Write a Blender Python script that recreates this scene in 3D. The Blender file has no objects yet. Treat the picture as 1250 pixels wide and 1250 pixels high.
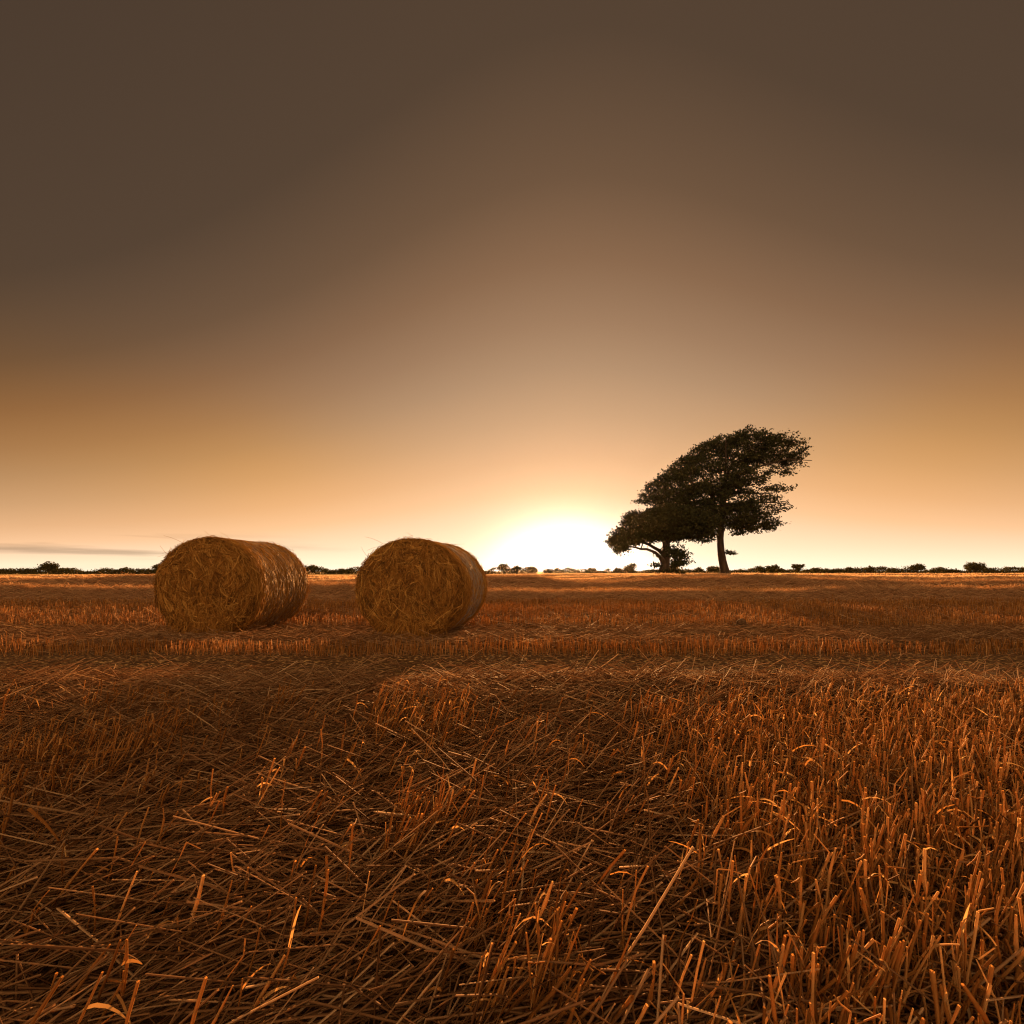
import bpy, math, random
import numpy as np
from mathutils import Vector

random.seed(7)
RNG = np.random.default_rng(7)
C = bpy.context.scene.collection
SC = bpy.context.scene

# ------------------------------------------------------------------ view geometry
F = 591.0            # focal length in photo pixels
CX, HY = 621.0, 697.0
EYE = 0.878
SUN_AZ = math.radians(6.8)
SUN_EL = math.radians(4.6)

def X_at(px, Y): return (px - CX) / F * Y
def Z_at(py, Y): return EYE - (py - HY) / F * Y

# ------------------------------------------------------------------ noise
def _h(ix, iy, iz, seed):
    with np.errstate(over='ignore'):
        h = (ix.astype(np.int64) * 374761393 + iy.astype(np.int64) * 668265263 + iz.astype(np.int64) * 2147483647 + seed * 1274126177) & 0xFFFFFFFF
        h = ((h ^ (h >> 13)) * 1274126177) & 0xFFFFFFFF
        h = ((h ^ (h >> 16)) * 2246822519) & 0xFFFFFFFF
        h = h ^ (h >> 15)
    return (h & 0xFFFFFF) / float(0xFFFFFF)

def noise(x, y=0.0, z=0.0, seed=1):
    x, y, z = np.broadcast_arrays(np.asarray(x, float), np.asarray(y, float), np.asarray(z, float))
    ix, iy, iz = np.floor(x).astype(np.int64), np.floor(y).astype(np.int64), np.floor(z).astype(np.int64)
    fx, fy, fz = x - ix, y - iy, z - iz
    fx, fy, fz = (f * f * (3 - 2 * f) for f in (fx, fy, fz))
    out = 0
    for dx in (0, 1):
        for dy in (0, 1):
            for dz in (0, 1):
                w = (fx if dx else 1 - fx) * (fy if dy else 1 - fy) * (fz if dz else 1 - fz)
                out = out + w * _h(ix + dx, iy + dy, iz + dz, seed)
    return out

def fbm(x, y=0.0, z=0.0, seed=1, oct=3):
    s, a, t = 0, 1.0, 0
    for o in range(oct):
        f = 2.03 ** o
        s = s + a * noise(np.asarray(x) * f, np.asarray(y) * f, np.asarray(z) * f, seed + o * 17)
        t += a; a *= .5
    return s / t

def sstep(a, b, x):
    t = np.clip((np.asarray(x, float) - a) / (b - a), 0, 1)
    return t * t * (3 - 2 * t)

def ground(x, y):
    """Height of the soil."""
    x, y = np.asarray(x, float), np.asarray(y, float)
    rise = 0.24 * sstep(-6, 14, x) * sstep(14, 46, y)
    big = 0.07 * (noise(x / 23, y / 17, seed=5) - .5) * sstep(12, 40, y)
    small = 0.05 * (fbm(x / .9, y / .5, seed=9, oct=3) - .5) * (1 - sstep(25, 60, y))
    track = -0.03 * np.exp(-((y - 4.55) / .3) ** 2)
    return rise + big + small + track

# ------------------------------------------------------------------ mesh collecting
class MB:
    def __init__(s): s.v = []; s.f = []; s.t = []; s.n = 0
    def add(s, verts, faces, mat=0, tone=None):
        verts = np.asarray(verts, float).reshape(-1, 3)
        faces = np.asarray(faces, np.int64)
        s.v.append(verts); s.f.append((faces + s.n, mat))
        s.t.append(np.full(len(verts), .5) if tone is None else np.broadcast_to(tone, (len(verts),)).astype(float))
        s.n += len(verts)
    def build(s, name, mats, parent=None, smooth=True):
        me = bpy.data.meshes.new(name)
        v = np.concatenate(s.v)
        me.vertices.add(len(v)); me.vertices.foreach_set('co', v.astype(np.float32).ravel())
        loops = np.concatenate([f.ravel() for f, m in s.f])
        sizes = np.concatenate([np.full(len(f), f.shape[1]) for f, m in s.f])
        mi = np.concatenate([np.full(len(f), m) for f, m in s.f])
        me.loops.add(len(loops)); me.loops.foreach_set('vertex_index', loops.astype(np.int32))
        me.polygons.add(len(sizes))
        st = np.concatenate([[0], np.cumsum(sizes)[:-1]])
        me.polygons.foreach_set('loop_start', st.astype(np.int32))
        for m in (mats if isinstance(mats, (list, tuple)) else [mats]): me.materials.append(m)
        me.polygons.foreach_set('material_index', mi.astype(np.int32))
        me.polygons.foreach_set('use_smooth', np.full(len(sizes), smooth))
        a = me.attributes.new('tone', 'FLOAT', 'POINT')
        a.data.foreach_set('value', np.concatenate(s.t).astype(np.float32))
        me.update(calc_edges=True)
        o = bpy.data.objects.new(name, me); C.objects.link(o)
        if parent: o.parent = parent
        return o

def norm(v): return v / np.maximum(np.linalg.norm(v, axis=-1, keepdims=True), 1e-9)

def tubes(mb, pts, rad, sides=3, mat=0, tone=None, rng=RNG):
    """pts (N,K,3) centre lines, rad (N,K) radii -> one little tube per line."""
    N, K, _ = pts.shape
    d = norm(pts[:, -1] - pts[:, 0])
    ref = norm(rng.normal(size=(N, 3)))
    u = norm(np.cross(d, ref)); w = np.cross(d, u)
    if sides == 2:
        off = np.stack([u, -u], 1)
    else:
        a = np.arange(sides) * 2 * np.pi / sides
        off = u[:, None] * np.cos(a)[None, :, None] + w[:, None] * np.sin(a)[None, :, None]
    V = pts[:, :, None, :] + off[:, None] * rad[:, :, None, None]          # N,K,S,3
    S = off.shape[1]
    idx = np.arange(N * K * S).reshape(N, K, S)
    if sides == 2:
        q = np.stack([idx[:, :-1, 0], idx[:, :-1, 1], idx[:, 1:, 1], idx[:, 1:, 0]], -1).reshape(-1, 4)
    else:
        nx = np.roll(idx, -1, 2)
        q = np.stack([idx[:, :-1], nx[:, :-1], nx[:, 1:], idx[:, 1:]], -1).reshape(-1, 4)
    t = None if tone is None else np.repeat(tone, K * S)
    mb.add(V.reshape(-1, 3), q, mat, t)

def straight(mb, P, D, L, r, bend=.05, K=2, sides=3, mat=0, tone=None, taper=.75, rng=RNG, rough=0.0):
    N = len(P)
    t = np.linspace(0, 1, K)
    B = np.cross(D, norm(rng.normal(size=(N, 3)))) * (bend * L * rng.uniform(-1, 1, N))[:, None]
    pts = P[:, None] + D[:, None] * (L[:, None] * t)[..., None] + B[:, None] * (4 * t * (1 - t))[None, :, None]
    rad = r[:, None] * (1 - (1 - taper) * t)[None]
    if rough: rad = rad * np.clip(1 + rough * rng.normal(size=(N, K)), .4, 1.8); pts = pts + rng.normal(size=pts.shape) * (rough * .02 * L)[:, None, None] * (t > 0)[None, :, None]
    tubes(mb, pts, rad, sides, mat, tone, rng)

# ------------------------------------------------------------------ materials
def new_mat(name):
    m = bpy.data.materials.new(name); m.use_nodes = True
    nt = m.node_tree; nt.nodes.clear()
    out = nt.nodes.new('ShaderNodeOutputMaterial')
    return m, nt, out

def ramp(nt, stops, fac):
    r = nt.nodes.new('ShaderNodeValToRGB')
    e = r.color_ramp.elements
    while len(e) < len(stops): e.new(.5)
    for k, (p, c) in enumerate(stops): e[k].position = p; e[k].color = (*c, 1)
    nt.links.new(fac, r.inputs[0])
    return r.outputs[0]

def fibre_mat(name, stops, translucent=.3, rough=.6, spec=.1):
    m, nt, out = new_mat(name)
    at = nt.nodes.new('ShaderNodeAttribute'); at.attribute_name = 'tone'
    col = ramp(nt, stops, at.outputs['Fac'])
    b = nt.nodes.new('ShaderNodeBsdfPrincipled')
    b.inputs['Roughness'].default_value = rough
    b.inputs['Specular IOR Level'].default_value = spec
    t = nt.nodes.new('ShaderNodeBsdfTranslucent')
    mx = nt.nodes.new('ShaderNodeMixShader'); mx.inputs[0].default_value = translucent
    nt.links.new(col, b.inputs['Base Color']); nt.links.new(col, t.inputs['Color'])
    nt.links.new(b.outputs[0], mx.inputs[1]); nt.links.new(t.outputs[0], mx.inputs[2])
    nt.links.new(mx.outputs[0], out.inputs[0])
    return m

M_stubble = fibre_mat('stubble_straw', [(0, (.16, .070, .020)), (.5, (.42, .19, .050)), (1, (.64, .39, .16))], .5, .6, .08)
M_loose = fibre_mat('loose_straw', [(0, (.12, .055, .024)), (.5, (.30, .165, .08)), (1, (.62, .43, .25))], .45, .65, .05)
M_lit_row = fibre_mat('lit_row_straw', [(0, (.30, .17, .085)), (.5, (.58, .37, .21)), (1, (.78, .57, .35))], .6, .6, .05)  # far rows paler than near loose straw: brighter light put into the colour
M_bale = fibre_mat('bale_straw', [(0, (.13, .06, .018)), (.5, (.37, .168, .034)), (1, (.60, .34, .088))], .3, .6, .10)
M_net = fibre_mat('bale_net', [(0, (.26, .25, .24)), (1, (.48, .47, .46))], .15, .5, .15)
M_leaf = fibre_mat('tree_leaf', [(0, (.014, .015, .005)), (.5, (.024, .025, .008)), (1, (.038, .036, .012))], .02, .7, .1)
M_hedge = fibre_mat('hedge_leaf', [(0, (.040, .038, .012)), (.5, (.060, .054, .018)), (1, (.09, .075, .026))], .4, .7)

def solid_noise_mat(name, c0, c1, scale, rough=.9, bump=.4, stretch=(1, 1, 1)):
    m, nt, out = new_mat(name)
    tc = nt.nodes.new('ShaderNodeTexCoord'); mp = nt.nodes.new('ShaderNodeMapping')
    mp.inputs['Scale'].default_value = stretch
    nt.links.new(tc.outputs['Object'], mp.inputs[0])
    n = nt.nodes.new('ShaderNodeTexNoise'); n.inputs['Scale'].default_value = scale; n.inputs['Detail'].default_value = 6
    nt.links.new(mp.outputs[0], n.inputs['Vector'])
    col = ramp(nt, [(.3, c0), (.7, c1)], n.outputs['Fac'])
    b = nt.nodes.new('ShaderNodeBsdfPrincipled'); b.inputs['Roughness'].default_value = rough
    b.inputs['Specular IOR Level'].default_value = .15
    nt.links.new(col, b.inputs['Base Color'])
    bp = nt.nodes.new('ShaderNodeBump'); bp.inputs['Strength'].default_value = bump; bp.inputs['Distance'].default_value = .03
    nt.links.new(n.outputs['Fac'], bp.inputs['Height']); nt.links.new(bp.outputs[0], b.inputs['Normal'])
    nt.links.new(b.outputs[0], out.inputs[0])
    return m

M_bark = solid_noise_mat('bark', (.022, .015, .010), (.06, .04, .025), 5, stretch=(1, 1, .3))
M_core = solid_noise_mat('bale_core', (.05, .022, .007), (.20, .10, .03), 22)  # darker than the bale straw: crevice shade put into the colour
M_clod = solid_noise_mat('dry_soil', (.05, .028, .014), (.12, .065, .03), 30)

def ground_mat():
    m, nt, out = new_mat('field_soil')
    tc = nt.nodes.new('ShaderNodeTexCoord')
    n1 = nt.nodes.new('ShaderNodeTexNoise'); n1.inputs['Scale'].default_value = 26; n1.inputs['Detail'].default_value = 8
    nt.links.new(tc.outputs['Object'], n1.inputs['Vector'])
    mp = nt.nodes.new('ShaderNodeMapping'); mp.inputs['Scale'].default_value = (.03, .35, 1)
    nt.links.new(tc.outputs['Object'], mp.inputs[0])
    n2 = nt.nodes.new('ShaderNodeTexNoise'); n2.inputs['Scale'].default_value = 1; n2.inputs['Detail'].default_value = 5
    nt.links.new(mp.outputs[0], n2.inputs['Vector'])
    soil = ramp(nt, [(.3, (.045, .024, .011)), (.7, (.13, .07, .03))], n1.outputs['Fac'])
    litter = ramp(nt, [(.3, (.44, .25, .09)), (.7, (.66, .44, .19))], n2.outputs['Fac'])  # litter kept pale: the far field's brightness is put into its colour
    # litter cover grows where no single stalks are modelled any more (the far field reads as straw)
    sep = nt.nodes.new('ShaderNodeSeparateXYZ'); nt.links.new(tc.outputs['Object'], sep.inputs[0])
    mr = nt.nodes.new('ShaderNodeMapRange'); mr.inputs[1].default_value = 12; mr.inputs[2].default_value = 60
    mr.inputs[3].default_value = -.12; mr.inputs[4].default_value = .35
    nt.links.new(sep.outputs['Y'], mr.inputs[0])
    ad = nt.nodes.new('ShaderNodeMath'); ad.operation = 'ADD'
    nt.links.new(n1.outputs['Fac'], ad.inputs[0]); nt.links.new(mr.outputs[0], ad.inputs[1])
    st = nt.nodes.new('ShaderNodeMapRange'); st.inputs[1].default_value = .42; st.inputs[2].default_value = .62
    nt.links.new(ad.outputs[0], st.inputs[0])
    mx = nt.nodes.new('ShaderNodeMix'); mx.data_type = 'RGBA'
    nt.links.new(st.outputs[0], mx.inputs[0]); nt.links.new(soil, mx.inputs[6]); nt.links.new(litter, mx.inputs[7])
    b = nt.nodes.new('ShaderNodeBsdfPrincipled'); b.inputs['Roughness'].default_value = .9
    b.inputs['Specular IOR Level'].default_value = .1
    nt.links.new(mx.outputs[2], b.inputs['Base Color'])
    bp = nt.nodes.new('ShaderNodeBump'); bp.inputs['Strength'].default_value = .8; bp.inputs['Distance'].default_value = .04
    nt.links.new(n1.outputs['Fac'], bp.inputs['Height']); nt.links.new(bp.outputs[0], b.inputs['Normal'])
    nt.links.new(b.outputs[0], out.inputs[0])
    return m
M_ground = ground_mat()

# ------------------------------------------------------------------ tagging
def tag(o, label=None, cat=None, group=None, kind=None):
    if label: o['label'] = label
    if cat: o['category'] = cat
    if group: o['group'] = group
    if kind: o['kind'] = kind
    return o
def empty(name, loc, rz=0):
    o = bpy.data.objects.new(name, None); C.objects.link(o)
    o.location = loc; o.rotation_euler = (0, 0, rz); o.empty_display_size = .3
    return o

# ------------------------------------------------------------------ the field
def graded(a, b, n, p):
    t = np.linspace(-1, 1, n)
    return np.sign(t) * np.abs(t) ** p * max(abs(a), abs(b))
xs = graded(-700, 700, 420, 2.6)
ys = np.concatenate([np.linspace(-25, .4, 20, endpoint=False), .4 + 1250 * np.linspace(0, 1, 520) ** 3.2])
gx, gy = np.meshgrid(xs, ys)
gz = ground(gx, gy)
mb = MB()
nx_, ny_ = len(xs), len(ys)
ii = np.arange(nx_ * ny_).reshape(ny_, nx_)
mb.add(np.stack([gx, gy, gz], -1), np.stack([ii[:-1, :-1], ii[:-1, 1:], ii[1:, 1:], ii[1:, :-1]], -1).reshape(-1, 4))
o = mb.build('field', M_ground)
tag(o, 'harvested grain field of brown soil and pale straw litter reaching the horizon', 'field', kind='structure')

# ------------------------------------------------------------------ stubble (standing stalks in drilled rows)
def stubble(mb, y0, y1, dens, hmin, hmax, rad, lean=.12, leanx=0.0, sides=3, row=.14, xw=1.12, patch=.25, K=2):
    area = (y1 - y0) * (y0 + y1) * xw
    n = int(area * dens)
    y = y0 + (y1 - y0) * RNG.random(n)
    x = (RNG.random(n) * 2 - 1) * (y * xw + 1.0)
    wob = .25 * (noise(x / 6, y / 9, seed=21) - .5)
    y = (np.round((y + wob) / row) * row - wob) + RNG.normal(0, .016, n)
    x = np.round(x / .045 + noise(y * 40, seed=4)) * .045 + RNG.normal(0, .012, n)
    keep = fbm(x / 1.1, y / .8, seed=31) > patch
    edge = .18 * (noise(x / .6, seed=int(y0 * 10)) - .5)
    keep &= (y > y0 + edge) & (y < y1 + edge)
    x, y = x[keep], y[keep]; n = len(x)
    h = RNG.uniform(hmin, hmax, n) * (.75 + .5 * noise(x / .7, y / .5, seed=41))
    D = np.stack([RNG.normal(leanx, lean, n) + .25 * (noise(x / .5, y / .4, seed=51) - .5), RNG.normal(0, lean, n), np.ones(n)], -1)
    D = norm(D)
    P = np.stack([x, y, ground(x, y) - .01], -1)
    tone = np.clip(RNG.normal(.5, .22, n) + .3 * (noise(x / .8, y / .6, seed=61) - .5), 0, 1)
    straight(mb, P, D, h, rad * RNG.uniform(.7, 1.3, n), .04, K, sides, 0, tone, .8)

mb = MB()
stubble(mb, 4.95, 5.5, 520, .07, .17, .0034)                      # band before the bales
stubble(mb, 7.3, 9.0, 260, .06, .18, .0042)
stubble(mb, 9.35, 13.2, 190, .07, .19, .0052, sides=3)
stubble(mb, 16.2, 21.8, 90, .10, .18, .0075, sides=2)
stubble(mb, 25.5, 31.5, 55, .10, .18, .011, sides=2, row=.28)
stubble(mb, 35, 42, 26, .10, .18, .016, sides=2, row=.42)
stubble(mb, 47, 70, 9, .10, .2, .026, sides=2, row=.6)
o = mb.build('stubble', M_stubble)
tag(o, 'bands of short upright orange stubble standing in drilled rows across the field', 'stubble', kind='stuff')

mb = MB()
# tall ragged stubble nearest the camera, thicker on the right
def front_stubble(mb, n, y0, y1):
    y = y0 + (y1 - y0) * RNG.random(n) ** .8
    x = (RNG.random(n) * 2 - 1) * (y * 1.12 + .4)
    wob = .12 * (noise(x / 3, y, seed=22) - .5)
    y = np.round((y + wob) / .16) * .16 - wob + RNG.normal(0, .025, n)
    right = sstep(.25, .9, x / y + .35 * (noise(x * 1.3, y * 1.3, seed=8) - .5))
    p = .07 + .93 * right
    p = np.maximum(p, .8 * (noise(x / .35, y / .5, seed=77) > .71))
    keep = (RNG.random(n) < p) & (y > .55)
    x, y = x[keep], y[keep]; n = len(x)
    right = right[keep]
    h = RNG.uniform(.09, .24, n)
    ln = .38 - .25 * right
    D = norm(np.stack([ln + RNG.normal(0, .2, n), RNG.normal(0, .18, n), np.ones(n)], -1))
    P = np.stack([x, y, ground(x, y) - .01], -1)
    tone = np.clip(RNG.normal(.45 + .1 * right, .22, n), 0, 1)
    straight(mb, P, D, h, .0022 * RNG.uniform(.55, 1.7, n), .08, 5, 4, 0, tone, .85, RNG, .28)
    # dry leaf sheaths curling off the stalks
    b = RNG.random(n) < .55; nb = int(b.sum())
    T = P[b] + D[b] * (h[b] * RNG.uniform(.3, .95, nb))[:, None]
    D3 = norm(D[b] * .6 + RNG.normal(0, .6, (nb, 3)))
    tt = np.linspace(0, 1, 5); Lb = RNG.uniform(.03, .13, nb)
    dr = np.stack([0 * Lb, 0 * Lb, -Lb * RNG.uniform(.2, 1.0, nb)], -1)
    pts = T[:, None] + D3[:, None] * (Lb[:, None] * tt)[..., None] + dr[:, None] * (tt ** 2)[None, :, None]
    tubes(mb, pts, (.0026 * RNG.uniform(.5, 1.4, nb))[:, None] * (1 - .85 * tt ** 2)[None], 2, 0, np.clip(tone[b] + RNG.normal(.1, .2, nb), 0, 1))
    # broken tops bent over
    b = RNG.random(n) < .16
    T = P[b] + D[b] * h[b][:, None]
    D2 = norm(D[b] * .2 + RNG.normal(0, .7, (b.sum(), 3)) + np.array([.3, 0, -.1]))
    straight(mb, T, D2, RNG.uniform(.02, .07, b.sum()), .0018 * np.ones(b.sum()), .1, 3, 3, 0, tone[b])
front_stubble(mb, 17000, .6, 3.0)
o = mb.build('tall_stubble', M_stubble)
tag(o, 'ragged taller orange stubble stalks leaning at the near edge of the field', 'stubble', kind='stuff')

# ------------------------------------------------------------------ loose straw
def lying(mb, x, y, z, L, r, ang_mu, ang_sd, pitch_mu, pitch_sd, K=3, sides=3, bend=.12, tone_mu=.5):
    n = len(x)
    a = RNG.normal(ang_mu, ang_sd, n) + np.pi * (RNG.random(n) < .5)
    p = RNG.normal(pitch_mu, pitch_sd, n)
    D = np.stack([np.cos(a) * np.cos(p), np.sin(a) * np.cos(p), np.sin(p)], -1)
    P = np.stack([x, y, z], -1) - D * (L * .5)[:, None]
    P[:, 2] += np.abs(D[:, 2]) * L * .42
    tone = np.clip(RNG.normal(tone_mu, .22, n), 0, 1)
    straight(mb, P, D, L, r, bend, K, sides, 0, tone, .8)

# thick near swath in front of the soil track
mb = MB()
n = 21000
y = 2.7 + 1.5 * RNG.random(n); x = (RNG.random(n) * 2 - 1) * (y * 1.12 + .3)
prof = sstep(2.5, 3.2, y) * (1 - sstep(3.5, 3.85, y + .25 * (noise(x / .7, seed=3) - .5)))
keep = RNG.random(n) < .06 + .94 * prof; x, y, prof = x[keep], y[keep], prof[keep]; n = len(x)
mound = prof * (.07 + .10 * (fbm(x / .6, y / .4, seed=13) - .4))
lying(mb, x, y, ground(x, y) + mound * RNG.random(n) ** .5 + .004, RNG.uniform(.10, .46, n), .0028 * RNG.uniform(.5, 1.5, n), .40, .50, .13, .17, 4, 3)
# litter among the front stubble
n = 19000
y = .55 + 2.5 * RNG.random(n) ** .7; x = (RNG.random(n) * 2 - 1) * (y * 1.12 + .3)
lying(mb, x, y, ground(x, y) + .05 * RNG.random(n) ** 1.5 + .003, RNG.uniform(.08, .40, n), .0026 * RNG.uniform(.6, 1.4, n), .5, .55, .16, .2, 3, 3, tone_mu=.42)
# scattered on the soil track and through the stubble
n = 1500
y = 4.2 + 2.2 * RNG.random(n); x = (RNG.random(n) * 2 - 1) * (y * 1.12)
lying(mb, x, y, ground(x, y) + .02 * RNG.random(n) + .003, RNG.uniform(.06, .30, n), .0028 * RNG.uniform(.7, 1.3, n), .2, .6, .12, .2)
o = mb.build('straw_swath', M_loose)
tag(o, 'tangled swath of long cut straw lying flat before the dark wheel track', 'straw', kind='stuff')

mb = MB()
n = 21000
y = 5.45 + 2.0 * RNG.random(n); x = (RNG.random(n) * 2 - 1) * (y * 1.12)
k = RNG.random(n) < .25 + .75 * noise(x / 1.3, y / .4, seed=19); x, y = x[k], y[k]; n = len(x)
lying(mb, x, y, ground(x, y) + .06 * RNG.random(n) ** 1.6 + .003, RNG.uniform(.08, .35, n), .0030 * RNG.uniform(.7, 1.3, n), .1, .6, .08, .16, 2)
n = 9000
y = 7.5 + 6 * RNG.random(n); x = (RNG.random(n) * 2 - 1) * (y * 1.12)
lying(mb, x, y, ground(x, y) + .07 * RNG.random(n) + .003, RNG.uniform(.10, .40, n), .0036 * RNG.uniform(.7, 1.3, n), .1, .6, .12, .22, 2)
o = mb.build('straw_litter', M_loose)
tag(o, 'thin strip of scattered straw on the ground around the bales', 'straw', kind='stuff')

# raked windrows running across the field
def windrow(Y, h, w, seed, dens, r, L, label, sides=3):
    xm = Y * 1.12 + 4
    mb = MB()
    nxs = 360; nys = 15
    x = np.linspace(-xm, xm, nxs); v = np.linspace(-1, 1, nys)
    yc = lambda x: Y + .05 * Y * (noise(x / 9, seed=seed) - .5) + .03 * Y * (noise(x / 3, seed=seed + 1) - .5)
    hh = lambda x: h * (.28 + 1.3 * noise(x / (2.6 + Y * .07), seed=seed + 2)) + .10 * h * noise(x / .7, seed=seed + 3)
    def top(x, v):
        return hh(x) * np.maximum(1 - np.abs(v) ** 2.2, 0) * (.8 + .4 * fbm(x / .5, v * 2, seed=seed + 4))
    gx, gv = np.meshgrid(x, v)
    gy = yc(gx) + gv * w
    gz = ground(gx, gy) + top(gx, gv) * .93 - .02
    ii = np.arange(nxs * nys).reshape(nys, nxs)
    mb.add(np.stack([gx, gy, gz], -1), np.stack([ii[:-1, :-1], ii[:-1, 1:], ii[1:, 1:], ii[1:, :-1]], -1).reshape(-1, 4), 1)
    n = int(2 * xm * 2 * w * dens)
    sx = (RNG.random(n) * 2 - 1) * xm; sv = RNG.random(n) * 2.1 - 1.05; sy = yc(sx) + sv * w
    z = ground(sx, sy) + top(sx, np.clip(sv, -1, 1)) + .02
    lying(mb, sx, sy, z, RNG.uniform(.4, 1, n) * L, r * RNG.uniform(.7, 1.3, n), .2, .7, .0, .22 if Y < 30 else .10, 2, sides, tone_mu=.5)
    n2 = int(n * .75)
    sx = (RNG.random(n2) * 2 - 1) * xm; sv = RNG.uniform(-.25, .5, n2); sy = yc(sx) + sv * w
    z = ground(sx, sy) + top(sx, sv) - .02
    a_ = RNG.uniform(0, 2 * np.pi, n2); p_ = RNG.uniform(.25, 1.2, n2)
    D = np.stack([np.cos(a_) * np.cos(p_), np.sin(a_) * np.cos(p_), np.sin(p_)], -1)
    straight(mb, np.stack([sx, sy, z], -1), D, RNG.uniform(.3, 1, n2) * min(L * .45, .26), r * RNG.uniform(.6, 1.1, n2), .15, 2, sides, 0, np.clip(RNG.normal(.75, .2, n2), 0, 1), .7)  # crest stalks in a lighter tone, the sunlit rim put into their colour
    o = mb.build('straw_windrow', [M_lit_row, M_windrow])
    tag(o, label, 'straw row', 'raked straw rows across the field', 'stuff')
M_windrow = solid_noise_mat('windrow_straw', (.16, .085, .04), (.42, .25, .13), 14, stretch=(.5, 1, 1))
windrow(14.6, .29, .95, 101, 420, .0050, .5, 'nearest raked row of straw running just behind the two bales')
windrow(23.6, .36, 1.2, 111, 170, .0085, .7, 'second raked row of straw, beyond the nearest row')
windrow(33.2, .27, 1.3, 121, 80, .012, .7, 'third raked row of straw, in front of the two leaning trees', 2)
windrow(43.0, .20, 1.4, 131, 40, .016, .8, 'fourth raked row of straw, at the feet of the two leaning trees', 2)
windrow(60, .18, 1.6, 141, 22, .020, .8, 'fifth raked row of straw, beyond the two leaning trees', 2)
windrow(80, .16, 1.8, 151, 14, .024, .8, 'farthest raked row of straw, short of the field hedges', 2)

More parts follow.
